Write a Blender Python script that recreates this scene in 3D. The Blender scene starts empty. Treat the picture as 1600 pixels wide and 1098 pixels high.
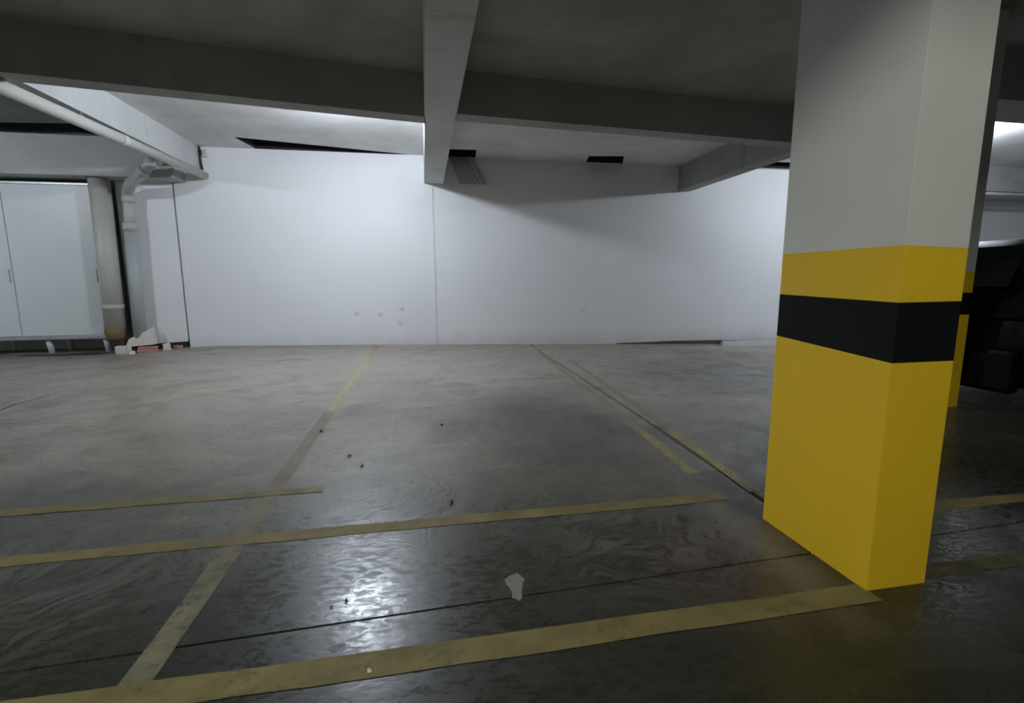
import bpy, bmesh, math, random
from mathutils import Vector, Matrix
from mathutils.geometry import tessellate_polygon
random.seed(7)
S = bpy.context.scene
COL = S.collection

# ------------------------------------------------------------------ camera, world, exposure
F_PX, YAW, PITCH, ROLL, CAM_H = 748.0, math.radians(10.3), math.radians(8.45), math.radians(-0.3), 1.1
fw = Vector((math.sin(YAW)*math.cos(PITCH), math.cos(YAW)*math.cos(PITCH), -math.sin(PITCH)))
r0 = Vector((math.cos(YAW), -math.sin(YAW), 0)); u0 = r0.cross(fw)
rt = r0*math.cos(ROLL) + u0*math.sin(ROLL); up = -r0*math.sin(ROLL) + u0*math.cos(ROLL)
cd = bpy.data.cameras.new('camera'); cam = bpy.data.objects.new('camera', cd); COL.objects.link(cam)
cam.matrix_world = Matrix(((rt.x, up.x, -fw.x, 0), (rt.y, up.y, -fw.y, 0), (rt.z, up.z, -fw.z, CAM_H), (0, 0, 0, 1)))
cd.sensor_width = 36; cd.lens = F_PX/1600*36; cd.clip_start = 0.05; cd.clip_end = 200
S.camera = cam
w = bpy.data.worlds.new('world'); S.world = w; w.use_nodes = True
w.node_tree.nodes['Background'].inputs[0].default_value = (0.55, 0.65, 0.6, 1)
w.node_tree.nodes['Background'].inputs[1].default_value = 0.0
vs = S.view_settings; vs.view_transform = 'Standard'; vs.look = 'None'; vs.gamma = 1; vs.use_curve_mapping = False
vs.exposure = 0.0
BULB_MAIN, BULB_RIGHT, BULB_LEFT, BULB_REAR = 1420.0, 1480.0, 1200.0, 850.0       # strengths of the bare ceiling bulbs

# ------------------------------------------------------------------ helpers
def tag(o, label=None, cat=None, group=None, kind=None):
    if label: o['label'] = label
    if cat: o['category'] = cat
    if group: o['group'] = group
    if kind: o['kind'] = kind
    return o
def link(name, me, mat=None, parent=None):
    o = bpy.data.objects.new(name, me); COL.objects.link(o)
    if mat: me.materials.append(mat)
    if parent: o.parent = parent
    return o
def mesh(name, verts, faces, mat=None, parent=None, smooth=False):
    me = bpy.data.meshes.new(name); me.from_pydata([tuple(v) for v in verts], [], faces); me.update()
    if smooth:
        for p in me.polygons: p.use_smooth = True
    return link(name, me, mat, parent)
def bm_obj(name, bm, mat=None, parent=None, smooth=False):
    bmesh.ops.recalc_face_normals(bm, faces=bm.faces[:])
    me = bpy.data.meshes.new(name); bm.to_mesh(me); bm.free()
    if smooth:
        for p in me.polygons: p.use_smooth = True
    return link(name, me, mat, parent)
def empty(name, loc=(0, 0, 0), rz=0):
    o = bpy.data.objects.new(name, None); COL.objects.link(o); o.location = loc; o.rotation_euler = (0, 0, rz)
    o.empty_display_size = 0.1
    return o
def add_box(bm, a, b, bev=0.0):
    x0, y0, z0 = a; x1, y1, z1 = b
    vs_ = [bm.verts.new(p) for p in ((x0,y0,z0),(x1,y0,z0),(x1,y1,z0),(x0,y1,z0),(x0,y0,z1),(x1,y0,z1),(x1,y1,z1),(x0,y1,z1))]
    fs = [bm.faces.new([vs_[i] for i in f]) for f in ((0,3,2,1),(4,5,6,7),(0,1,5,4),(1,2,6,5),(2,3,7,6),(3,0,4,7))]
    if bev > 0:
        es = set(e for f in fs for e in f.edges)
        bmesh.ops.bevel(bm, geom=list(es), offset=bev, segments=2, affect='EDGES', profile=0.5)
def box(name, a, b, mat, parent=None, bev=0.0):
    bm = bmesh.new(); add_box(bm, a, b, bev); return bm_obj(name, bm, mat, parent)
def prism(name, bottom, top, mat, parent=None):
    """bottom / top: rings of equal length"""
    n = len(bottom); v = list(bottom) + list(top)
    f = [tuple(range(n-1, -1, -1)), tuple(range(n, 2*n))] + [(i, (i+1) % n, n+(i+1) % n, n+i) for i in range(n)]
    return mesh(name, v, f, mat, parent)
def add_tube(bm, pts, rad, seg=20, cap=True):
    pts = [Vector(p) for p in pts]; rings = []
    rads = rad if isinstance(rad, (list, tuple)) else [rad]*len(pts)
    prev = None
    for i, p in enumerate(pts):
        d = ((pts[min(i+1, len(pts)-1)] - p).normalized() + (p - pts[max(i-1, 0)]).normalized()).normalized()
        if prev is None:
            a = d.orthogonal().normalized()
        else:
            a = (prev - d*prev.dot(d)).normalized()
        prev = a; b = d.cross(a)
        rings.append([bm.verts.new(p + (a*math.cos(t) + b*math.sin(t))*rads[i]) for t in [2*math.pi*k/seg for k in range(seg)]])
    for A, B in zip(rings, rings[1:]):
        for k in range(seg): bm.faces.new((A[k], A[(k+1) % seg], B[(k+1) % seg], B[k])).smooth = True
    if cap:
        bm.faces.new(rings[0][::-1]); bm.faces.new(rings[-1])
def tube(name, pts, rad, mat, parent=None, seg=20, cap=True):
    bm = bmesh.new(); add_tube(bm, pts, rad, seg, cap); return bm_obj(name, bm, mat, parent)
def smooth01(t): t = min(max(t, 0), 1); return t*t*(3-2*t)
def zf(x, y):
    """height of the slightly warped concrete floor, falling to a drain at the back right"""
    if x > -0.9: s = -0.026*(min(x, 7.5)+0.9)
    elif x > -3.5: s = -0.02*(x+0.9)
    else: s = 0.052*max(0, 1-(-3.5-x)/1.5)
    return s*smooth01((y-2.5)/6.1)

# ------------------------------------------------------------------ materials
class NT:
    def __init__(self, name):
        self.m = bpy.data.materials.new(name); self.m.use_nodes = True
        self.t = self.m.node_tree; self.b = self.t.nodes['Principled BSDF']
        g = self.t.nodes.new('ShaderNodeNewGeometry'); self.pos = g.outputs['Position']
    def n(self, kind, **kw):
        nd = self.t.nodes.new(kind)
        for k, v in kw.items(): setattr(nd, k, v)
        return nd
    def l(self, a, b): self.t.links.new(a, b)
    def put(self, sock, v):
        if isinstance(v, (int, float)): sock.default_value = v
        elif isinstance(v, tuple): sock.default_value = v if len(v) == len(sock.default_value) else (*v, 1)
        else: self.l(v, sock)
    def math(self, op, a, b=0.0, c=0.0, clamp=False):
        nd = self.n('ShaderNodeMath', operation=op, use_clamp=clamp)
        for i, v in enumerate((a, b, c)): self.put(nd.inputs[i], v)
        return nd.outputs[0]
    def vmath(self, op, a, b=(0, 0, 0)):
        nd = self.n('ShaderNodeVectorMath', operation=op); self.put(nd.inputs[0], a); self.put(nd.inputs[1], b)
        return nd.outputs['Value'] if op in ('LENGTH', 'DISTANCE', 'DOT_PRODUCT') else nd.outputs[0]
    def noise(self, scale, detail=4, rough=0.55, vec=None, dist=0.0):
        nd = self.n('ShaderNodeTexNoise'); self.l(vec or self.pos, nd.inputs['Vector'])
        nd.inputs['Scale'].default_value = scale; nd.inputs['Detail'].default_value = detail
        nd.inputs['Roughness'].default_value = rough; nd.inputs['Distortion'].default_value = dist
        return nd.outputs['Fac']
    def ramp(self, v, lo, hi, a=0.0, b=1.0):
        nd = self.n('ShaderNodeMapRange', interpolation_type='SMOOTHSTEP'); self.put(nd.inputs[0], v)
        for i, q in zip((1, 2, 3, 4), (lo, hi, a, b)): self.put(nd.inputs[i], q)
        return nd.outputs[0]
    def mix(self, f, a, b, mode='MIX'):
        nd = self.n('ShaderNodeMix', data_type='RGBA', blend_type=mode)
        self.put(nd.inputs[0], f); self.put(nd.inputs[6], a); self.put(nd.inputs[7], b)
        return nd.outputs[2]
    def scaled(self, s):
        return self.vmath('MULTIPLY', self.pos, s)
    def rot(self, ang, sc):
        nd = self.n('ShaderNodeMapping'); self.l(self.pos, nd.inputs[0])
        nd.inputs['Rotation'].default_value = (0, 0, ang); nd.inputs['Scale'].default_value = sc
        return nd.outputs[0]
    def blob(self, c, rx, ry, edge=0.5, ns=3.0, amt=0.6):
        """soft irregular patch centred at c (a stain with a shape of its own)"""
        d = self.vmath('LENGTH', self.vmath('MULTIPLY', self.vmath('SUBTRACT', self.pos, c), (1/rx, 1/ry, 1/max(rx, ry))))
        d = self.math('ADD', d, self.math('MULTIPLY', self.math('SUBTRACT', self.noise(ns, 5), 0.5), amt*2))
        return self.ramp(d, 1-edge, 1+edge*0.2, 1.0, 0.0)
    def bump(self, h, strength=0.3, dist=0.01):
        nd = self.n('ShaderNodeBump'); nd.inputs['Strength'].default_value = strength; nd.inputs['Distance'].default_value = dist
        self.l(h, nd.inputs['Height']); self.l(nd.outputs[0], self.b.inputs['Normal'])
    def out(self, col, rough, spec=None):
        self.put(self.b.inputs['Base Color'], col); self.put(self.b.inputs['Roughness'], rough)
        if spec is not None: self.b.inputs['Specular IOR Level'].default_value = spec
        return self.m

def concrete_nodes(T):
    """colour, roughness, height of the trowelled garage floor, in world coordinates"""
    big = T.noise(0.55, 5, 0.6); mid = T.noise(2.3, 6, 0.62, dist=0.8); fine = T.noise(45, 4, 0.6)
    streak = T.noise(1.0, 5, 0.65, vec=T.rot(math.radians(-20), (1.1, 5.5, 1)), dist=1.2)
    sepf = T.n('ShaderNodeSeparateXYZ'); T.l(T.pos, sepf.inputs[0])
    lane = T.math('ADD', sepf.outputs[1], T.math('MULTIPLY', T.math('SUBTRACT', T.noise(0.9, 4, 0.6), 0.5), 1.6))
    bay = T.mix(T.ramp(big, 0.32, 0.68), (0.190, 0.172, 0.142), (0.305, 0.275, 0.230))
    aisle = T.mix(T.ramp(big, 0.32, 0.68), (0.018, 0.019, 0.0125), (0.038, 0.037, 0.025))
    base = T.mix(T.ramp(lane, 1.5, 3.3), aisle, bay)                  # oily driving aisle, cleaner parking bays
    dark = T.mix(1.0, base, (0.45, 0.46, 0.42), 'MULTIPLY'); pale = T.mix(1.0, base, (1.75, 1.72, 1.65), 'MULTIPLY')
    base = T.mix(T.ramp(mid, 0.45, 0.72, 0, 0.75), base, dark)
    base = T.mix(T.ramp(streak, 0.52, 0.72, 0, 0.6), base, pale)
    # wear with its own shape: dusty strip along the wall, darker tyre-polished middle, rusty patch by the pillar
    base = T.mix(T.math('MULTIPLY', T.blob((-0.6, 7.0, 0), 5.2, 2.6, 0.7, 1.2, 0.3), 0.65), base, (0.33, 0.283, 0.238))
    base = T.mix(T.math('MULTIPLY', T.blob((0.9, 3.4, 0), 0.9, 1.4, 0.7, 1.6, 0.4), 0.55), base, (0.040, 0.040, 0.035))
    base = T.mix(T.math('MULTIPLY', T.blob((-2.2, 2.3, 0), 1.7, 0.9, 0.8, 1.8, 0.5), 0.5), base, (0.050, 0.054, 0.046))
    base = T.mix(T.math('MULTIPLY', T.blob((0.55, 1.45, 0), 1.0, 0.5, 0.7, 2.0, 0.5), 0.55), base, (0.040, 0.036, 0.030))
    base = T.mix(T.math('MULTIPLY', T.blob((4.2, 2.3, 0), 2.4, 1.5, 0.5, 1.2, 0.3), 0.8), base, (0.020, 0.020, 0.013))
    base = T.mix(T.math('MULTIPLY', T.blob((1.15, 1.62, 0), 0.42, 0.42, 0.8, 2.6, 0.4), 0.55), base, (0.085, 0.056, 0.042))
    base = T.mix(T.math('MULTIPLY', T.blob((1.36, 1.85, 0), 0.14, 0.75, 0.8, 5.0, 0.5), 0.55), base, (0.20, 0.175, 0.15))
    base = T.mix(T.math('MULTIPLY', T.blob((3.3, 5.4, 0), 1.0, 1.5, 0.8, 1.6, 0.5), 0.5), base, (0.075, 0.078, 0.08))
    base = T.mix(T.math('MULTIPLY', T.blob((-1.9, 7.05, 0), 0.7, 0.10, 0.8, 3.0, 0.5), 0.5), base, (0.10, 0.10, 0.098))
    base = T.mix(T.ramp(fine, 0.62, 0.78, 0, 0.30), base, (0.20, 0.19, 0.175))
    base = T.mix(T.ramp(T.noise(70, 2, 0.5), 0.28, 0.36, 0.5, 0), base, (0.03, 0.03, 0.028))
    # swirling tyre scrubs: bent, stretched noise around two turning spots
    def swirl(c, r):
        d = T.vmath('SUBTRACT', T.pos, c); L = T.vmath('LENGTH', d)
        nd = T.n('ShaderNodeVectorRotate', rotation_type='Z_AXIS'); T.l(d, nd.inputs['Vector'])
        T.l(T.math('ADD', T.math('MULTIPLY', L, 1.3), T.math('MULTIPLY', T.noise(2.2, 2), 4.0)), nd.inputs['Angle'])
        s = T.vmath('MULTIPLY', nd.outputs[0], (4.0, 26.0, 1))
        return T.math('MULTIPLY', T.ramp(T.noise(1.0, 4, 0.6, vec=s, dist=0.6), 0.40, 0.66), T.ramp(L, 0.25*r, r, 1, 0))
    sw = T.math('MAXIMUM', swirl((-0.12, 2.35, 0), 0.75), T.math('MAXIMUM', swirl((0.95, 2.0, 0), 0.9), swirl((-1.4, 2.1, 0), 0.9)))
    base = T.mix(T.math('MULTIPLY', sw, 0.45), base, (0.17, 0.167, 0.16))
    pit = T.noise(18, 6, 0.7, vec=T.rot(0.5, (1.0, 2.2, 1)), dist=0.7)
    rough = T.math('ADD', T.ramp(mid, 0.35, 0.75, 0.20, 0.34), T.math('MULTIPLY', T.ramp(pit, 0.42, 0.60), 0.15))
    rough = T.math('ADD', rough, T.math('MULTIPLY', sw, 0.16))
    far = T.n('ShaderNodeSeparateXYZ'); T.l(T.pos, far.inputs[0])
    rough = T.math('ADD', rough, T.ramp(far.outputs[1], 2.0, 5.0, 0.0, 0.10), clamp=True)
    h = T.math('ADD', T.math('MULTIPLY', mid, 0.5), T.math('ADD', T.math('MULTIPLY', fine, 0.14), T.math('ADD', T.math('MULTIPLY', sw, 0.30), T.math('MULTIPLY', pit, 0.32))))
    return base, rough, h
def floor_mat():
    T = NT('trowelled_concrete'); c, r, h = concrete_nodes(T); T.bump(h, 0.30, 0.006); return T.out(c, r, 0.5)
def paint_mat(name, col, cover, fresh=None):
    """road paint rubbed down to the concrete below; cover 0..1; fresh = (colour, y0, y1): a stretch repainted brighter"""
    T = NT(name); c, r, h = concrete_nodes(T)
    wear = T.noise(3.0, 6, 0.65); chip = T.noise(26, 5, 0.65)
    v = T.math('ADD', T.math('MULTIPLY', wear, 0.6), T.math('MULTIPLY', chip, 0.4))
    m = T.ramp(v, 0.62-0.34*cover, 0.72-0.30*cover, 1.0, 0.12)
    m = T.ramp(v, 0.36+0.3*cover-0.10, 0.36+0.3*cover+0.06, 0.95, 0.15)
    pc = T.mix(T.ramp(T.noise(7, 5), 0.3, 0.75), col, tuple(q*0.62 for q in col))
    if fresh:
        sep = T.n('ShaderNodeSeparateXYZ'); T.l(T.pos, sep.inputs[0])
        ax = sep.outputs[fresh[3]]
        k = T.math('MULTIPLY', T.ramp(ax, fresh[1], fresh[1]+0.15), T.ramp(ax, fresh[2]-0.12, fresh[2], 1, 0))
        k2 = T.math('MULTIPLY', k, T.ramp(chip, 0.70, 0.38))
        pc = T.mix(k2, pc, fresh[0]); m = T.math('MAXIMUM', m, T.math('MULTIPLY', k2, 0.9))
    T.bump(h, 0.2, 0.004)
    return T.out(T.mix(m, c, pc), T.math('ADD', T.math('MULTIPLY', m, 0.12), 0.55), 0.3)
def plain(name, col, rough=0.6, var=0.12, scale=6.0, bump=0.0, metallic=0.0, spec=None):
    T = NT(name); n = T.noise(scale, 5, 0.6)
    c = T.mix(n, tuple(q*(1-var) for q in col), tuple(min(q*(1+var), 1) for q in col))
    if bump: T.bump(T.noise(60, 4, 0.6), bump, 0.004)
    T.b.inputs['Metallic'].default_value = metallic
    return T.out(c, rough, spec)
def wall_mat():
    T = NT('white_wall_paint')
    c = T.mix(T.noise(0.8, 5, 0.6), (0.74, 0.74, 0.745), (0.83, 0.83, 0.835))
    for p, r in (((-1.14, 8.6, 0.55), 0.05), ((-0.76, 8.6, 0.50), 0.06), ((-0.43, 8.6, 0.35), 0.07), ((2.92, 8.6, 0.53), 0.04), ((-0.40, 8.6, 0.62), 0.04)):
        d = T.vmath('LENGTH', T.vmath('SUBTRACT', T.pos, p))
        d = T.math('ADD', d, T.math('MULTIPLY', T.math('SUBTRACT', T.noise(14, 5, 0.75), 0.5), 0.45))
        c = T.mix(T.ramp(d, r*0.3, r*0.7, 0.35, 0.0), c, (0.30, 0.27, 0.24))
    sep = T.n('ShaderNodeSeparateXYZ'); T.l(T.pos, sep.inputs[0])
    hgt = T.math('SUBTRACT', sep.outputs[2], T.math('MULTIPLY', T.math('SUBTRACT', T.noise(2.2, 5, 0.65), 0.5), 0.5))
    c = T.mix(T.ramp(hgt, -0.25, 0.28, 0.45, 0.0), c, (0.42, 0.38, 0.33))       # splash dirt at the foot
    T.bump(T.noise(8, 6, 0.6), 0.12, 0.01)
    return T.out(c, 0.62, 0.35)
def soffit_mat(name, a, b):
    T = NT(name)
    c = T.mix(T.ramp(T.noise(1.2, 6, 0.62), 0.3, 0.7), a, b)
    c = T.mix(T.ramp(T.noise(0.9, 6, 0.65, vec=T.rot(0.2, (1, 4, 1))), 0.58, 0.72, 0, 0.45), c, tuple(q*0.6 for q in a))
    c = T.mix(T.ramp(T.noise(30, 3, 0.6), 0.66, 0.76, 0, 0.4), c, tuple(q*0.5 for q in a))
    sp = T.n('ShaderNodeSeparateXYZ'); T.l(T.pos, sp.inputs[0])
    T.bump(T.math('ADD', T.noise(5, 5, 0.6), T.math('MULTIPLY', T.noise(40, 3), 0.2)), 0.25, 0.01)
    return T.out(c, 0.8, 0.25)
def pillar_mat(name, col, rough=0.55, var=0.1, spec=0.35):
    T = NT(name); c = T.mix(T.noise(3, 5), tuple(q*(1-var) for q in col), col)
    c = T.mix(T.ramp(T.noise(55, 3, 0.6), 0.70, 0.78, 0, 0.5), c, tuple(q*0.45 for q in col))
    T.bump(T.math('ADD', T.noise(90, 3, 0.6), T.math('MULTIPLY', T.noise(6, 4), 2.0)), 0.16, 0.003)
    return T.out(c, rough, spec)
def emit_mat(name, col, strength):
    T = NT(name); T.b.inputs['Base Color'].default_value = (0.9, 0.9, 0.9, 1)
    T.b.inputs['Emission Color'].default_value = (*col, 1); T.b.inputs['Emission Strength'].default_value = strength
    return T.m

M_floor = floor_mat()
M_floor_base = plain('joint_dirt', (0.02, 0.02, 0.018), 0.9)
M_wall = wall_mat()
M_wall_plain = plain('grey_white_render', (0.60, 0.61, 0.60), 0.75, 0.1, 2.0, 0.2)
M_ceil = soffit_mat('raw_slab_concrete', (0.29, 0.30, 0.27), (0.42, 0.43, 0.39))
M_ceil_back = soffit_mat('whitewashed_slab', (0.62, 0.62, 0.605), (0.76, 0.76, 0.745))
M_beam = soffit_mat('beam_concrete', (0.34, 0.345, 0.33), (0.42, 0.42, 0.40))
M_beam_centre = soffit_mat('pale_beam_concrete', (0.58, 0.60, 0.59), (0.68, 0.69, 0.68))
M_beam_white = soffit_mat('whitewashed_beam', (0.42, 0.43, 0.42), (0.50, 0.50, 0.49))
M_dark = plain('dark_void', (0.02, 0.02, 0.022), 0.95)
M_pwhite = pillar_mat('pillar_white', (0.70, 0.71, 0.70))
M_pyel = pillar_mat('pillar_yellow', (0.86, 0.555, 0.022), 0.5)
M_pblk = pillar_mat('pillar_black', (0.006, 0.008, 0.009), 0.6, spec=0.15)
M_pvc = plain('white_pvc', (0.50, 0.49, 0.45), 0.4, 0.05, 4)
M_pvc_grey = plain('grey_pvc', (0.40, 0.42, 0.42), 0.5, 0.08, 4)
M_lacquer = plain('white_lacquer', (0.66, 0.68, 0.68), 0.4, 0.03, 2)
M_alu = plain('grey_aluminium', (0.40, 0.42, 0.44), 0.4, 0.05, 3, metallic=0.6)
M_clay = plain('broken_clay', (0.20, 0.125, 0.06), 0.9, 0.3, 20, 0.4)
M_brick = plain('brick_fragment', (0.40, 0.22, 0.17), 0.9, 0.3, 25, 0.4)
M_plaster = plain('plaster_fragment', (0.68, 0.62, 0.56), 0.9, 0.2, 20, 0.4)
M_black = plain('black_rubber', (0.012, 0.012, 0.013), 0.6, 0.2)
M_enamel = plain('lamp_enamel', (0.75, 0.75, 0.74), 0.4, 0.03)
M_line_dull = paint_mat('paint_dull_yellow', (0.23, 0.185, 0.07), 0.86)
M_line_cross = paint_mat('paint_cross', (0.20, 0.16, 0.065), 0.78, ((0.42, 0.36, 0.17), -0.70, -0.50, 0))
M_line_long = paint_mat('paint_greyed', (0.225, 0.202, 0.135), 0.66, ((0.44, 0.38, 0.23), 4.1, 8.3, 1))
M_line_bay = paint_mat('paint_bay_edge', (0.30, 0.265, 0.18), 0.62, ((0.42, 0.34, 0.14), 2.2, 3.2, 1))
M_line_thin = paint_mat('paint_rubbed', (0.15, 0.125, 0.055), 0.45)

# ------------------------------------------------------------------ floor: base + cast slabs with open joints
X0, X1, Y0, Y1 = -9.0, 13.5, -7.0, 9.3
def frange(a, b, step):
    n = max(1, int(math.ceil((b-a)/step))); return [a+(b-a)*i/n for i in range(n+1)]
def sheet(name, xs, yf, ny, mat, parent=None, dz=0.0, skirt=0.0, kind=None):
    """grid between curves; xs list or function pairs; yf(x) -> (y_lo, y_hi)"""
    v = []; f = []
    for x in xs:
        a, b = yf(x)
        for j in range(ny+1):
            y = a+(b-a)*j/ny; v.append((x, y, zf(x, y)+dz))
    nx = len(xs)
    for i in range(nx-1):
        for j in range(ny):
            p = i*(ny+1)+j; f.append((p, p+ny+1, p+ny+2, p+1))
    if skirt:
        n0 = len(v)
        ring = [i*(ny+1) for i in range(nx)] + [(nx-1)*(ny+1)+j for j in range(1, ny+1)] + [i*(ny+1)+ny for i in range(nx-2, -1, -1)] + [j for j in range(ny-1, 0, -1)]
        for q in ring: v.append((v[q][0], v[q][1], v[q][2]-skirt))
        m = len(ring)
        for k in range(m): f.append((ring[k], n0+k, n0+(k+1) % m, ring[(k+1) % m]))
    return mesh(name, v, f, mat, parent, smooth=False)
floor = sheet('floor', frange(X0, X1, 0.5), lambda x: (Y0, Y1), 30, M_floor_base, dz=-0.03)
tag(floor, 'worn grey concrete garage floor with faded yellow bay lines', kind='structure')
yj = lambda x: 1.50+0.035*x                      # saw-cut joint across the floor
xc = lambda y: 1.644+(y-2.03)*0.0395             # dirt channel running to the back wall
sheet('slab', frange(X0, X1, 0.25), lambda x: (Y0, yj(x)-0.005), 34, M_floor, floor, skirt=0.03)
def sheet_y(name, ys, xf, nx, mat, parent, dz=0.0, skirt=0.0):
    v = []; f = []
    for y in ys:
        a, b = xf(y)
        for i in range(nx+1):
            x = a+(b-a)*i/nx; v.append([x, y, 0])
    for p in v:
        if abs(p[1]-ys[0]) < 1e-6 and ys[0] < 1.6 and nx > 20: p[1] = yj(p[0])+0.005
        p[2] = zf(p[0], p[1])+dz
    ny = len(ys)
    for j in range(ny-1):
        for i in range(nx):
            p = j*(nx+1)+i; f.append((p, p+1, p+nx+2, p+nx+1))
    if skirt:
        n0 = len(v); w_ = nx+1
        ring = list(range(w_)) + [j*w_+nx for j in range(1, ny)] + [(ny-1)*w_+i for i in range(nx-1, -1, -1)] + [j*w_ for j in range(ny-2, 0, -1)]
        for q in ring: v.append([v[q][0], v[q][1], v[q][2]-skirt])
        m = len(ring)
        for k in range(m): f.append((ring[k], n0+k, n0+(k+1) % m, ring[(k+1) % m]))
    return mesh(name, v, f, mat, parent)
ys = [1.5] + frange(1.75 if False else 2.05, Y1, 0.25)
sheet_y('slab', ys, lambda y: (X0, xc(y)-0.016), 44, M_floor, floor, skirt=0.03)
sheet_y('slab', ys, lambda y: (xc(y)+0.016, X1), 48, M_floor, floor, skirt=0.03)
# painted lines: thin coats lying on the slabs
def stripe(a0, a1, b0, b1, mat, dz=0.0012, step=0.2):
    """a0,a1 = the two edge points at one end, b0,b1 at the other"""
    a0, a1, b0, b1 = map(Vector, (a0, a1, b0, b1)); n = max(2, int((b0-a0).length/step)); v = []; f = []
    for i in range(n+1):
        t = i/n
        for p, q in ((a0, b0), (a1, b1)):
            r = p.lerp(q, t); j = random.uniform(-0.004, 0.004); v.append((r.x+j, r.y+j, zf(r.x, r.y)+dz))
    for i in range(n): f.append((2*i, 2*i+1, 2*i+3, 2*i+2))
    return mesh('parking_line', v, f, mat, floor)
stripe((-0.865, 1.33), (-0.775, 1.33), (-0.865, 8.4), (-0.785, 8.4), M_line_long, 0.0012)
stripe((-3.2, 1.24), (-3.2, 1.345), (1.52, 1.25), (1.52, 1.345), M_line_dull, 0.0018)
stripe((-5.0, 2.08), (-5.0, 2.16), (1.49, 2.045), (1.45, 2.13), M_line_dull, 0.0018)
stripe((-5.0, 2.56), (-5.0, 2.66), (-0.56, 2.53), (-0.57, 2.60), M_line_cross, 0.0024)
stripe((1.45, 2.38), (1.52, 2.38), (1.80, 7.6), (1.87, 7.6), M_line_bay, 0.0012)
stripe((1.635, 2.10), (1.70, 2.10), (2.03, 6.6), (2.10, 6.6), M_line_bay, 0.0012)
stripe((1.80, 1.755), (1.80, 1.83), (6.0, 1.74), (6.0, 1.825), M_line_dull, 0.0012)
stripe((1.79, 1.33), (1.79, 1.40), (5.0, 1.33), (5.0, 1.40), M_line_thin, 0.0018)
sp = [(0.28, 1.633), (0.297, 1.636), (0.315, 1.646), (0.322, 1.628), (0.335, 1.602), (0.32, 1.57), (0.309, 1.532), (0.306, 1.505), (0.292, 1.483), (0.281, 1.50), (0.269, 1.504), (0.274, 1.53), (0.271, 1.558), (0.262, 1.585), (0.26, 1.617), (0.272, 1.62)]
mesh('plaster_smear', [(x, y, 0.0015) for x, y in sp]+[(0.295, 1.575, 0.003)], [(i, (i+1) % 16, 16) for i in range(16)], plain('chalky_smear', (0.22, 0.21, 0.195), 0.8, 0.3, 40), floor)
# hairline crack at the far left
pts = [(-3.70, 4.55), (-3.63, 4.75), (-3.66, 4.95), (-3.62, 5.12), (-3.635, 5.29), (-3.58, 5.5)]
cv = []; cf = []
for i, (x, y) in enumerate(pts):
    hw = 0.010*(1-i/len(pts))+0.002
    cv += [(x-hw, y, zf(x, y)+0.001), (x+hw, y, zf(x, y)+0.001)]
    if i: cf.append((2*i-2, 2*i-1, 2*i+1, 2*i))
mesh('crack', cv, cf, M_floor_base, floor)

# ------------------------------------------------------------------ walls
WY = 8.606
def struct(o, label=None): return tag(o, label, kind='structure')
wb = struct(box('wall_back', (-3.80, WY, -0.4), (13.5, WY+0.2, 3.3), M_wall), 'long white painted back wall behind the parking bays')
box('pilaster', (-0.39, WY-0.018, -0.25), (0.20, WY+0.02, 3.19), M_wall, wb)
wl = struct(prism('wall_recess', [(-4.62, WY+0.012, 0.10), (-3.83, WY+0.012, 0.14), (-3.83, WY+0.16, 0.14), (-4.62, WY+0.16, 0.10)],
      [(-4.62, WY+0.012, 3.2), (-3.83, WY+0.012, 3.2), (-3.83, WY+0.16, 3.2), (-4.62, WY+0.16, 3.2)], M_wall), 'narrow white wall panel beside the downpipe with a broken foot')
struct(box('wall_cabinet_niche', (-9.0, 9.2, -0.1), (-3.8, 9.3, 3.3), M_wall_plain))
struct(box('wall_left', (-9.1, -7.0, -0.2), (-9.0, 9.3, 3.4), M_wall_plain))
struct(box('wall_right', (13.5, -7.0, -0.6), (13.6, 9.3, 3.4), M_wall_plain))
struct(box('wall_front', (-9.0, -7.1, -0.2), (13.5, -7.0, 3.4), M_wall_plain))
# dark strip for the gap along the foot of the wall on the right, and a low kerb
n = 24; v = []; f = []
bm = bmesh.new()
xs = frange(3.6, 13.4, 0.4)
lo = [bm.verts.new((x, WY-0.012, zf(x, WY)-0.01)) for x in xs]
hi = [bm.verts.new((x, WY-0.012, zf(x, WY)+0.02+0.045*smooth01((x-3.6)/1.5)+random.uniform(-0.006, 0.006))) for x in xs]
bk = [bm.verts.new((x.co.x, WY, x.co.z)) for x in hi]
for i in range(len(xs)-1):
    bm.faces.new((lo[i], lo[i+1], hi[i+1], hi[i])); bm.faces.new((hi[i], hi[i+1], bk[i+1], bk[i]))
struct(bm_obj('baseboard_back', bm, plain('dark_base_strip', (0.07, 0.068, 0.065), 0.9, 0.3, 5)))
kb = prism('concrete_kerb', [(5.55, 8.18, zf(5.6, 8.3)-0.03), (7.4, 8.18, zf(7.4, 8.3)-0.03), (7.4, 8.56, zf(7.4, 8.5)-0.03), (5.75, 8.56, zf(5.7, 8.5)-0.03)],
      [(5.62, 8.24, zf(5.6, 8.3)+0.07), (7.38, 8.22, zf(7.4, 8.3)+0.09), (7.38, 8.55, zf(7.4, 8.5)+0.09), (5.8, 8.55, zf(5.7, 8.5)+0.06)], plain('kerb_concrete', (0.46, 0.455, 0.43), 0.85, 0.2, 6, 0.3))
tag(kb, 'low pale concrete kerb on the floor against the back wall, left of the pillar', 'kerb')

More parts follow.
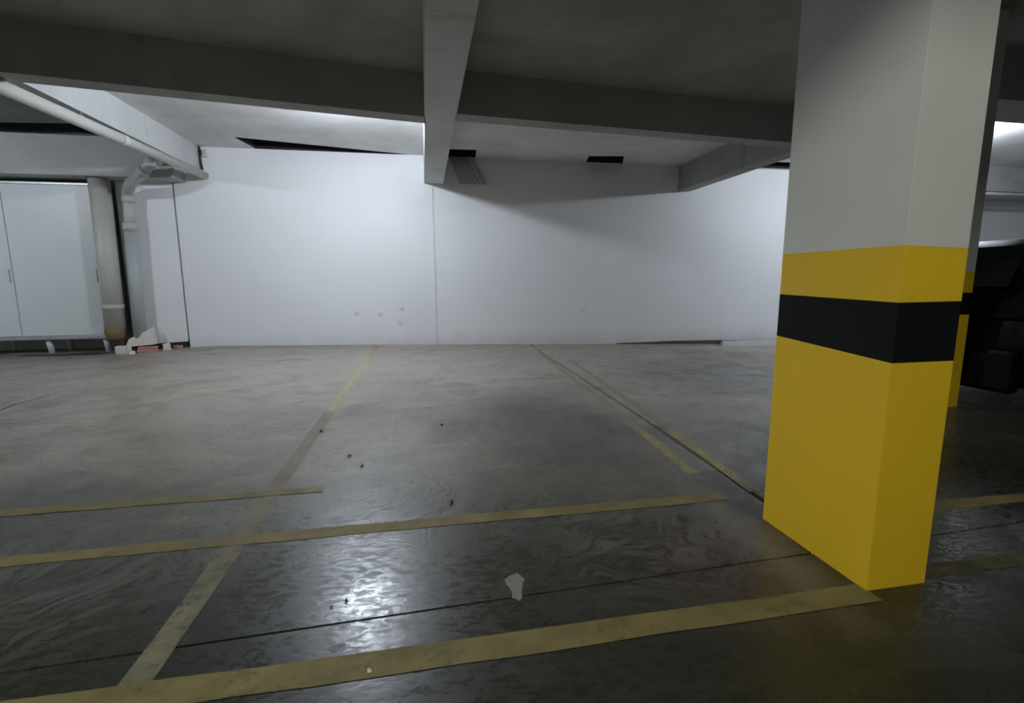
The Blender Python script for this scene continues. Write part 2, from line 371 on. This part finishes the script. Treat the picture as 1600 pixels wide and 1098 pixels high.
# ------------------------------------------------------------------ ceiling with broken openings, beams
ZC, ZB = 3.15, 3.19
ce = struct(prism('ceiling', [(X0, Y0, ZC), (X1, Y0, ZC), (X1, 4.2, ZC), (4.9, 4.2, ZC), (4.85, 5.6, ZC), (0.2, 5.22, ZC), (X0, 3.9, ZC)],
      [(X0, Y0, 3.4), (X1, Y0, 3.4), (X1, 4.2, 3.4), (4.9, 4.2, 3.4), (4.85, 5.6, 3.4), (0.2, 5.22, 3.4), (X0, 3.9, 3.4)], M_ceil), 'bare grey concrete ceiling slab above the front bays')
outer = [(-3.5, 4.65), (0.2, 5.2), (4.84, 5.58), (4.88, 4.18), (X1, 4.18), (X1, 9.3), (-3.5, 9.3)]
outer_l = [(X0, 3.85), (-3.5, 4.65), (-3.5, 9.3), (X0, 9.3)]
holes = [[(-2.66, 7.98), (-2.56, 8.595), (-0.20, 8.595), (-0.22, 8.56)],
         [(0.45, 8.14), (0.45, 8.59), (0.94, 8.59), (0.91, 8.11)],
         [(2.84, 8.2), (2.93, 8.595), (3.62, 8.595), (3.44, 8.11)],
         [(-7.5, 7.75), (-7.5, 8.22), (-5.2, 8.22), (-4.7, 8.12), (-4.45, 8.2), (-4.2, 8.08), (-3.72, 8.0), (-4.2, 7.63), (-5.4, 7.77)],
         [(6.2, 8.05), (6.3, 8.5), (8.0, 8.5), (8.0, 8.05)]]
def slab_with_openings(name, ring, hs, mat, label):
    allp = [[Vector((x, y, 0)) for x, y in ring]] + [[Vector((x, y, 0)) for x, y in h] for h in hs]
    flat = [p for pl in allp for p in pl]
    bm = bmesh.new(); vv = [bm.verts.new((p.x, p.y, ZB)) for p in flat]
    for t in tessellate_polygon(allp):
        try: bm.faces.new([vv[i] for i in t])
        except ValueError: pass
    cb = struct(bm_obj(name, bm, mat), label)
    for h in hs:
        bm = bmesh.new()
        a = [bm.verts.new((x, y, ZB)) for x, y in h]; b = [bm.verts.new((x, y, ZB+0.3)) for x, y in h]
        for i in range(len(h)): bm.faces.new((a[i], a[(i+1) % len(h)], b[(i+1) % len(h)], b[i]))
        bm.faces.new(b)
        bm_obj('opening', bm, M_dark, cb)
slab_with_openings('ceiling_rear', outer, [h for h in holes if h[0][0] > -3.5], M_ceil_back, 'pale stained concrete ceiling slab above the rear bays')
slab_with_openings('ceiling_left', outer_l, [h for h in holes if h[0][0] < -3.5], soffit_mat('dark_greenish_slab', (0.17, 0.19, 0.165), (0.25, 0.27, 0.235)), 'dark concrete ceiling slab above the white cabinet')  # left bay slab coloured darker and greener than the rear slab
struct(box('ceiling_cover', (X0, 3.6, 3.55), (X1, 9.3, 3.6), M_dark))
ZBM = 2.74
def beam(ring_xy, z0, z1, mat, label):
    o = prism('ceiling_beam', [(x, y, z0) for x, y in ring_xy], [(x, y, z1) for x, y in ring_xy], mat)
    return struct(o, label)
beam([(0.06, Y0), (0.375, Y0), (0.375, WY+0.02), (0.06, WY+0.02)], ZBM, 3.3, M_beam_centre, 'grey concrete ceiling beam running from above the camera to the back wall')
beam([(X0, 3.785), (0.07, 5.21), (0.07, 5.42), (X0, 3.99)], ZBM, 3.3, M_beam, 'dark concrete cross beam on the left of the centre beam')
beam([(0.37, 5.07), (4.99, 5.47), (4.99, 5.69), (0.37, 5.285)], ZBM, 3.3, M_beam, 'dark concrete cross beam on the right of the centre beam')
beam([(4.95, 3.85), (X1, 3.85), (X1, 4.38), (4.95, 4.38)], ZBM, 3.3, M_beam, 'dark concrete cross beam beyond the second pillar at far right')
beam([(X0, -0.75), (X1, -0.75), (X1, -0.45), (X0, -0.45)], ZBM, 3.3, M_beam, 'unseen concrete cross beam added above the viewer to shade the front beams')  # added out of view to keep the rear bulbs off the front beams
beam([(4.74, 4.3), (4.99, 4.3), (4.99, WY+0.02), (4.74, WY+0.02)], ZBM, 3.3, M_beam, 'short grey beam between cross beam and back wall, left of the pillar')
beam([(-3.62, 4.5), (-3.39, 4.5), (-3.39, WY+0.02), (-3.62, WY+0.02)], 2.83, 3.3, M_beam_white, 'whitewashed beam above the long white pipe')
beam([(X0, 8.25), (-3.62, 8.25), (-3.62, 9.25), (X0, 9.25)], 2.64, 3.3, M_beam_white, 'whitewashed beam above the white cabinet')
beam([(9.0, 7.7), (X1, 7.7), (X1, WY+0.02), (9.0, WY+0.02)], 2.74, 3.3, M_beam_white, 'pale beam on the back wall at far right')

# ------------------------------------------------------------------ pillars
def make_pillar(x0, x1, y0, y1, zc, label, zt, exact):
    t = empty('pillar', ((x0+x1)/2, (y0+y1)/2, zf(x0, y0)))
    tag(t, label, 'pillar', 'yellow and black banded garage pillars')
    ox, oy = (x0+x1)/2, (y0+y1)/2
    R = [(x0-ox, y0-oy), (x1-ox, y0-oy), (x1-ox, y1-oy), (x0-ox, y1-oy)]
    def sec(name, lo, hi, mat):
        bm = bmesh.new(); c = 0.0015; ringv = []
        corners = []
        for i, (x, y) in enumerate(R):
            px, py = R[i-1]; qx, qy = R[(i+1) % 4]
            d1 = Vector((px-x, py-y)).normalized()*c; d2 = Vector((qx-x, qy-y)).normalized()*c
            corners += [((x+d1.x, y+d1.y), i), ((x+(d1.x+d2.x)*0.3, y+(d1.y+d2.y)*0.3), i), ((x+d2.x, y+d2.y), i)]
        A = [bm.verts.new((p[0], p[1], lo[i])) for p, i in corners]; B = [bm.verts.new((p[0], p[1], hi[i])) for p, i in corners]
        m = len(A)
        for k in range(m): bm.faces.new((A[k], A[(k+1) % m], B[(k+1) % m], B[k]))
        bm.faces.new(A[::-1]); bm.faces.new(B)
        return bm_obj(name, bm, mat, t)
    z0 = [-0.02]*4; za, zb_, zc_ = zt
    sec('yellow_base', z0, za, M_pyel); sec('black_band', za, zb_, M_pblk); sec('yellow_band', zb_, zc_, M_pyel); sec('white_shaft', zc_, [zc]*4, M_pwhite)
    return t
ZT = PILLAR_Z = ([0.822, 0.822, 0.85, 0.855], [1.022, 1.024, 1.035, 1.035], [1.205, 1.198, 1.20, 1.205])
make_pillar(1.515, 1.765, 1.31, 1.845, 3.2, 'large square pillar in front, white above yellow with a black band', ZT, True)
make_pillar(4.27, 4.53, 3.29, 3.82, 3.2, 'farther banded pillar partly hidden behind the large front pillar', ([0.80]*4, [0.985]*4, [1.16]*4), True)

# ------------------------------------------------------------------ bare ceiling bulbs (light sources)
def bulb(x, y, zc, zb, strength, col, label):
    t = empty('ceiling_bulb', (x, y, zc)); tag(t, label, 'lamp')
    tube('base_plate', [(0, 0, 0.005), (0, 0, -0.02)], 0.055, M_enamel, t, 20)
    tube('socket', [(0, 0, -0.015), (0, 0, zb-zc+0.05)], 0.022, M_enamel, t, 16)
    bm = bmesh.new(); bmesh.ops.create_uvsphere(bm, u_segments=20, v_segments=12, radius=0.06)
    for v_ in bm.verts: v_.co.z += zb-zc
    bm_obj('glass_bulb', bm, emit_mat('bulb_glow', col, strength), t, smooth=True)
    return t
COOL = (0.80, 0.88, 1.0)
bulb(-0.85, 5.85, 3.19, 3.0, BULB_MAIN, COOL, 'bare bulb under the rear ceiling, left of the centre beam')
bulb(7.6, 6.0, 3.19, 3.0, BULB_RIGHT, COOL, 'bare bulb under the rear ceiling, right of the short beam')
bulb(-7.3, 4.7, 3.19, 3.10, BULB_LEFT*1.15, COOL, 'bare bulb under the rear ceiling beyond the left beam')
bulb(-1.6, -1.4, 3.15, 3.0, BULB_REAR*2.1, (0.97, 1.0, 0.88), 'bare bulb under the front ceiling, behind the viewer on the left')
bulb(2.6, -1.8, 3.15, 3.0, BULB_REAR*0.4, (0.97, 1.0, 0.88), 'bare bulb under the front ceiling, behind the viewer on the right')

# ------------------------------------------------------------------ pipes at the left
zp = lambda y: 2.755-0.0195*(8.6-y)
t = empty('drain_pipe', (-3.34, WY, 2.66)); tag(t, 'long white horizontal pipe under the left beam', 'pipe')
def P(o, pts): return [(x-o.location.x, y-o.location.y, z-o.location.z) for x, y, z in pts]
tube('pipe_run', P(t, [(-3.34, WY-0.005, zp(WY)), (-3.34, -2.0, zp(-2.0))]), 0.058, M_pvc, t, 24)
tube('coupling', P(t, [(-3.34, 6.55, zp(6.55)), (-3.34, 6.43, zp(6.43))]), 0.064, M_pvc, t, 24)
tube('coupling', P(t, [(-3.34, 2.9, zp(2.9)), (-3.34, 2.78, zp(2.78))]), 0.064, M_pvc, t, 24)
tube('hanger', P(t, [(-3.40, 7.6, 2.84), (-3.37, 7.6, zp(7.6)+0.04)]), 0.008, M_alu, t, 8)
tube('hanger', P(t, [(-3.40, 5.9, 2.84), (-3.37, 5.9, zp(5.9)+0.04)]), 0.008, M_alu, t, 8)
c = tube('power_cable', [(-3.375, WY-0.03, 3.18), (-3.37, WY-0.035, 3.0), (-3.365, WY-0.03, 2.9), (-3.35, WY-0.03, 2.84)], 0.016, M_black, None, 10)
tag(c, 'black cable hanging at the wall end of the left beam', 'cable')
jb = empty('junction_box', (-3.30, WY, 3.08)); tag(jb, 'small grey junction box in the corner above the pipe end', 'box')
box('housing', (-0.035, -0.05, -0.05), (0.035, 0.0, 0.06), M_wall_plain, jb, 0.005); box('cover', (-0.028, -0.056, -0.042), (0.028, -0.05, 0.052), M_pvc, jb, 0.002)

t = empty('downpipe', (-4.50, 8.5, 0.25)); tag(t, 'thin downpipe with a slanted elbow between cabinet and back wall', 'pipe')
tube('upper_pipe', P(t, [(-4.40, 8.5, 2.38), (-4.42, 8.5, 1.93)]), 0.072, M_pvc, t, 20)
tube('lower_pipe', P(t, [(-4.42, 8.5, 1.95), (-4.46, 8.5, 0.22)]), 0.085, M_pvc_grey, t, 20)
tube('collar', P(t, [(-4.40, 8.5, 2.40), (-4.40, 8.5, 2.30)]), 0.084, M_pvc, t, 20)
tube('collar', P(t, [(-4.42, 8.5, 2.00), (-4.42, 8.5, 1.88)]), 0.094, M_pvc, t, 20)
tube('elbow', P(t, [(-4.40, 8.5, 2.36), (-4.39, 8.485, 2.43), (-4.34, 8.42, 2.49), (-4.20, 8.22, 2.54), (-4.00, 8.12, 2.66), (-3.86, 8.08, 2.78), (-3.82, 8.07, 2.84), (-3.81, 8.07, 2.92)]), 0.075, M_pvc_grey, t, 20)
tube('collar', P(t, [(-3.99, 8.115, 2.67), (-3.93, 8.10, 2.72)]), 0.088, M_pvc, t, 20)
tube('riser', P(t, [(-3.81, 8.07, 2.90), (-3.81, 8.07, 3.185)]), 0.075, M_pvc_grey, t, 20)

prism('cement_collar', P(t, [(-4.62, 8.38, 0.10), (-4.26, 8.42, 0.12), (-4.26, 8.59, 0.12), (-4.62, 8.59, 0.10)]),
      P(t, [(-4.58, 8.42, 0.22), (-4.29, 8.45, 0.36), (-4.29, 8.59, 0.40), (-4.58, 8.59, 0.24)]), M_plaster, t)
t = empty('soil_pipe', (-4.77, 8.47, 0.2)); tag(t, 'thick white vertical pipe with a broken foot beside the cabinet', 'pipe')
tube('shaft', P(t, [(-4.745, 8.47, 2.63), (-4.775, 8.47, 0.38)]), 0.135, M_pvc, t, 28)
tube('collar', P(t, [(-4.77, 8.47, 0.76), (-4.77, 8.47, 0.68)]), 0.143, M_pvc, t, 28)
tube('broken_stub', P(t, [(-4.775, 8.46, 0.42), (-4.765, 8.43, 0.33), (-4.74, 8.40, 0.21)]), [0.12, 0.135, 0.10], M_clay, t, 14)

# ------------------------------------------------------------------ white cabinet on feet
t = empty('cabinet', (-5.7, 8.55, 0)); tag(t, 'tall white cabinet on short feet against the wall at far left', 'cabinet')
def cbx(name, a, b, mat, bev=0.004, parent=t):
    o = (t.location.x, t.location.y, t.location.z)
    return box(name, tuple(p-q for p, q in zip(a, o)), tuple(p-q for p, q in zip(b, o)), mat, parent, bev)
cbx('body', (-7.6, 8.58, 0.24), (-4.93, 9.10, 2.56), M_lacquer)
for x0, x1 in ((-7.28, -6.105), (-6.095, -4.95)):
    d = cbx('door', (x0, 8.555, 0.285), (x1, 8.579, 2.55), M_lacquer)
    hx = x1-0.035
    cbx('handle', (hx-0.006, 8.545, 1.10), (hx+0.006, 8.556, 1.30), M_alu, 0.002, d)
cbx('top_rail', (-7.6, 8.545, 2.552), (-4.93, 8.60, 2.585), M_alu)
cbx('bottom_rail', (-7.6, 8.535, 0.225), (-4.93, 8.60, 0.278), M_alu)
for x in (-5.01, -5.80, -6.6, -7.5):
    for y in (8.62, 9.04):
        o = tube('foot', [(x-t.location.x, y-8.55, 0.24), (x-t.location.x+0.02, y-8.55, 0.0)], [0.045, 0.035], M_lacquer, t, 14)

# ------------------------------------------------------------------ broken foot of the wall: rubble
def chunk(name, c, sx, sy, sz, mat, rz, label, grp, cat):
    bm = bmesh.new(); add_box(bm, (-sx/2, -sy/2, 0), (sx/2, sy/2, sz))
    bmesh.ops.subdivide_edges(bm, edges=bm.edges[:], cuts=1, use_grid_fill=True)
    for v_ in bm.verts:
        k = 0.22
        if v_.co.z > 0.001: v_.co.z *= random.uniform(1-k, 1.0)
        v_.co.x *= random.uniform(1-k, 1); v_.co.y *= random.uniform(1-k, 1)
    o = bm_obj(name, bm, mat); o.location = (c[0], c[1], zf(c[0], c[1])+(c[2] if len(c) > 2 else 0)); o.rotation_euler = (0, 0, rz)
    return tag(o, label, cat, grp)
G = 'rubble under the broken wall foot'
chunk('brick_fragment', (-4.27, 8.31), 0.28, 0.09, 0.085, M_brick, 0.1, 'longest reddish brick piece under the broken wall foot', G, 'brick')
chunk('plaster_fragment', (-4.60, 8.28), 0.18, 0.12, 0.13, M_plaster, -0.2, 'blocky pale plaster lump by the cabinet foot', G, 'rubble')
chunk('plaster_fragment', (-4.06, 8.42), 0.11, 0.10, 0.11, M_plaster, 0.5, 'rounded pale plaster lump beside the reddish brick piece', G, 'rubble')
chunk('brick_fragment', (-3.93, 8.50), 0.12, 0.09, 0.06, M_brick, -0.4, 'small reddish brick piece right of the plaster lump', G, 'brick')
chunk('plaster_fragment', (-4.42, 8.16), 0.08, 0.07, 0.05, M_plaster, 0.8, 'small flat plaster chip in front of the rubble', G, 'rubble')
bm = bmesh.new(); add_box(bm, (-4.62, 8.63, 0.02), (-3.80, 8.78, 0.16)); bm_obj('void', bm, M_dark, wl)
# flat dark patch on the floor at the cabinet feet
v = []; f = []
N = 20
for i in range(N):
    a = 2*math.pi*i/N; r = random.uniform(0.75, 1.1)
    x, y = -5.42+0.65*math.cos(a)*r, 8.42+0.14*math.sin(a)*r; v.append((x, y, zf(x, y)+0.003))
c0 = (-5.42, 8.42, zf(-5.42, 8.42)+0.012); v.append(c0)
for i in range(N): f.append((i, (i+1) % N, N))
o = mesh('dark_patch', v, f, plain('near_black_patch', (0.035, 0.033, 0.03), 0.95, 0.4, 20)); tag(o, 'flat dark patch on the floor in front of the cabinet feet', 'dirt')

# ------------------------------------------------------------------ ribbed grille by the ceiling opening
t = empty('vent_grille', (0.8, WY-0.05, 2.95)); tag(t, 'small pale ribbed vent grille hanging below a ceiling opening beside the centre beam', 'grille')
A, B, C_, D = Vector((0.50, WY-0.06, 3.17)), Vector((0.86, WY-0.06, 3.19)), Vector((1.13, WY-0.03, 2.76)), Vector((0.66, WY-0.03, 2.75))
bm = bmesh.new()
for k in range(11):
    u = k/10; p, q = A.lerp(B, u)-t.location, D.lerp(C_, u)-t.location
    add_tube(bm, [p, q], 0.010, 6)
o = bm_obj('rib', bm, M_enamel, t); o['kind'] = 'stuff'
mesh('backing', [q-t.location+Vector((0, 0.012, 0)) for q in (A, B, C_, D)]+[q-t.location+Vector((0, 0.02, 0)) for q in (A, B, C_, D)],
     [(0,1,2,3), (7,6,5,4), (0,4,5,1), (1,5,6,2), (2,6,7,3), (3,7,4,0)], plain('grille_back', (0.32, 0.32, 0.32), 0.7), t)

# ------------------------------------------------------------------ conduit at far right
t = tube('conduit', [(9.0, 7.72, 2.70), (13.3, 7.72, 2.70)], 0.025, M_enamel, None, 10); tag(t, 'thin bright conduit under the pale beam at far right', 'conduit')

# ------------------------------------------------------------------ dark parked car at far right (tail towards the camera)
car = empty('car', (4.62, 3.72, zf(6.5, 4.0)), -math.pi/2); tag(car, 'black parked car in shadow at the right edge behind the pillars', 'car')
T = NT('black_car_paint'); M_car = T.out((0.002, 0.002, 0.0025), 0.5, 0.12)
M_glass = plain('tinted_glass', (0.004, 0.005, 0.005), 0.3, 0.05, spec=0.15)
M_tail = plain('tail_lamp_red', (0.006, 0.002, 0.002), 0.6, spec=0.05); M_rim = plain('wheel_rim', (0.25, 0.25, 0.26), 0.4, metallic=0.8)
# stations along the length: y, sill z, belt z, roof z, half width at belt, half width at roof
st = [(0.00, 0.42, 0.70, 0.72, 0.70, 0.62), (0.05, 0.30, 0.94, 0.97, 0.80, 0.68), (0.22, 0.22, 0.98, 1.30, 0.84, 0.62), (0.45, 0.20, 0.98, 1.45, 0.86, 0.60), (1.1, 0.20, 0.97, 1.49, 0.87, 0.61),
      (1.9, 0.20, 0.95, 1.48, 0.87, 0.61), (2.35, 0.20, 0.94, 1.38, 0.87, 0.61), (2.95, 0.20, 0.92, 0.98, 0.86, 0.66), (3.55, 0.22, 0.84, 0.88, 0.83, 0.62), (3.85, 0.28, 0.68, 0.72, 0.74, 0.55), (3.95, 0.40, 0.58, 0.60, 0.62, 0.5)]
bm = bmesh.new(); rings = []
for y, s, b, r, wb_, wr in st:
    half = [(wb_*0.86, s), (wb_*0.97, s+0.10), (wb_, (s+b)/2), (wb_*0.97, b), (wr+(wb_*0.97-wr)*0.25, b+(r-b)*0.7), (wr*0.92, r-0.01), (wr*0.5, r+0.01)]
    ring = [(x, z) for x, z in half]+[(-x, z) for x, z in reversed(half)]
    rings.append([bm.verts.new((x, y, z)) for x, z in ring])
for a, b in zip(rings, rings[1:]):
    for k in range(len(a)): bm.faces.new((a[k], a[(k+1) % len(a)], b[(k+1) % len(a)], b[k]))
bm.faces.new(rings[0][::-1]); bm.faces.new(rings[-1])
body = bm_obj('body', bm, M_car, car, smooth=True)
def carquad(name, pts, mat, off):
    v = [Vector(p) for p in pts]; nrm = (v[1]-v[0]).cross(v[2]-v[0]).normalized()
    w_ = [p+nrm*off for p in v]+[p-nrm*0.01 for p in v]
    return mesh(name, w_, [(0,1,2,3), (7,6,5,4), (0,4,5,1), (1,5,6,2), (2,6,7,3), (3,7,4,0)], mat, car)
for s in (-1, 1):
    for y0, y1 in ((0.42, 1.15), (1.22, 2.2)):
        q = [(s*0.845, y0, 1.0), (s*0.845, y1, 0.99), (s*0.69, y1-0.05 if y1 < 2 else y1-0.15, 1.36), (s*0.68, y0+0.1, 1.36)]
        carquad('side_window', q if s > 0 else q[::-1], M_glass, 0.03)
    carquad('tail_lamp', [(s*0.78, -0.005, 0.80), (s*0.55, -0.02, 0.80), (s*0.55, 0.02, 0.95), (s*0.78, 0.03, 0.95)][::(1 if s < 0 else -1)], M_tail, 0.03)
    mb = bmesh.new(); add_box(mb, (s*0.86, 2.25, 0.95), (s*1.02, 2.36, 1.07), 0.02); bm_obj('wing_mirror', mb, M_car, car)
    for y in (0.70, 3.15):
        wbm = bmesh.new(); add_tube(wbm, [(s*0.68, y, 0.31), (s*0.70, y, 0.31), (s*0.86, y, 0.31), (s*0.885, y, 0.31)], [0.27, 0.31, 0.31, 0.27], 28)
        wh = bm_obj('wheel', wbm, M_black, car)
        hb = bmesh.new(); add_tube(hb, [(s*0.86, y, 0.31), (s*0.892, y, 0.31)], [0.20, 0.18], 20); bm_obj('hub_cap', hb, M_rim, wh)
carquad('rear_window', [(-0.58, 0.07, 1.04), (0.58, 0.07, 1.04), (0.52, 0.32, 1.38), (-0.52, 0.32, 1.38)], M_glass, 0.03)
carquad('windscreen', [(0.62, 2.92, 1.02), (-0.62, 2.92, 1.02), (-0.55, 2.42, 1.36), (0.55, 2.42, 1.36)], M_glass, 0.03)
bb = bmesh.new(); add_box(bb, (-0.76, -0.06, 0.20), (0.76, 0.06, 0.56), 0.04); bm_obj('rear_bumper', bb, M_car, car)

# ------------------------------------------------------------------ crumbs and litter on the floor
crumbs = [((-0.78, 3.62), .020, 'dark crumb lying beside the greyed long bay line'), ((0.10, 3.62), .016, 'lone dark crumb in the middle of the bay floor'), ((-0.50, 3.05), .014, 'dark crumb on the floor above the scrubbed tyre swirl'),
          ((-0.40, 2.86), .014, 'dark crumb just above the scrubbed tyre swirl'), ((0.10, 2.28), .016, 'dark crumb just behind the middle cross line'), ((-0.187, 1.268), .010, 'tiny white chip on the front edge line'),
          ((-0.30, 1.60), .009, 'dark leaf scrap in the floor glare'), ((-0.345, 1.575), .006, 'second dark scrap in the floor glare'), ((1.80, 1.285), .012, 'dark crumb at the foot of the yellow pillar')]
for (x, y), r, lab in crumbs:
    bm = bmesh.new(); bmesh.ops.create_icosphere(bm, subdivisions=1, radius=r)
    for v_ in bm.verts: v_.co *= random.uniform(0.6, 1.1); v_.co.z *= 0.45
    zmin = min(v_.co.z for v_ in bm.verts)
    for v_ in bm.verts: v_.co.z -= zmin
    o = bm_obj('white_chip' if 'white' in lab else 'crumb', bm, M_plaster if 'white' in lab else M_black); o.location = (x, y, zf(x, y)+0.001)
    o.scale = (1.5, 0.8, 1); o.rotation_euler = (0, 0, random.uniform(0, 3)); tag(o, lab, 'litter', 'crumbs scattered on the floor')
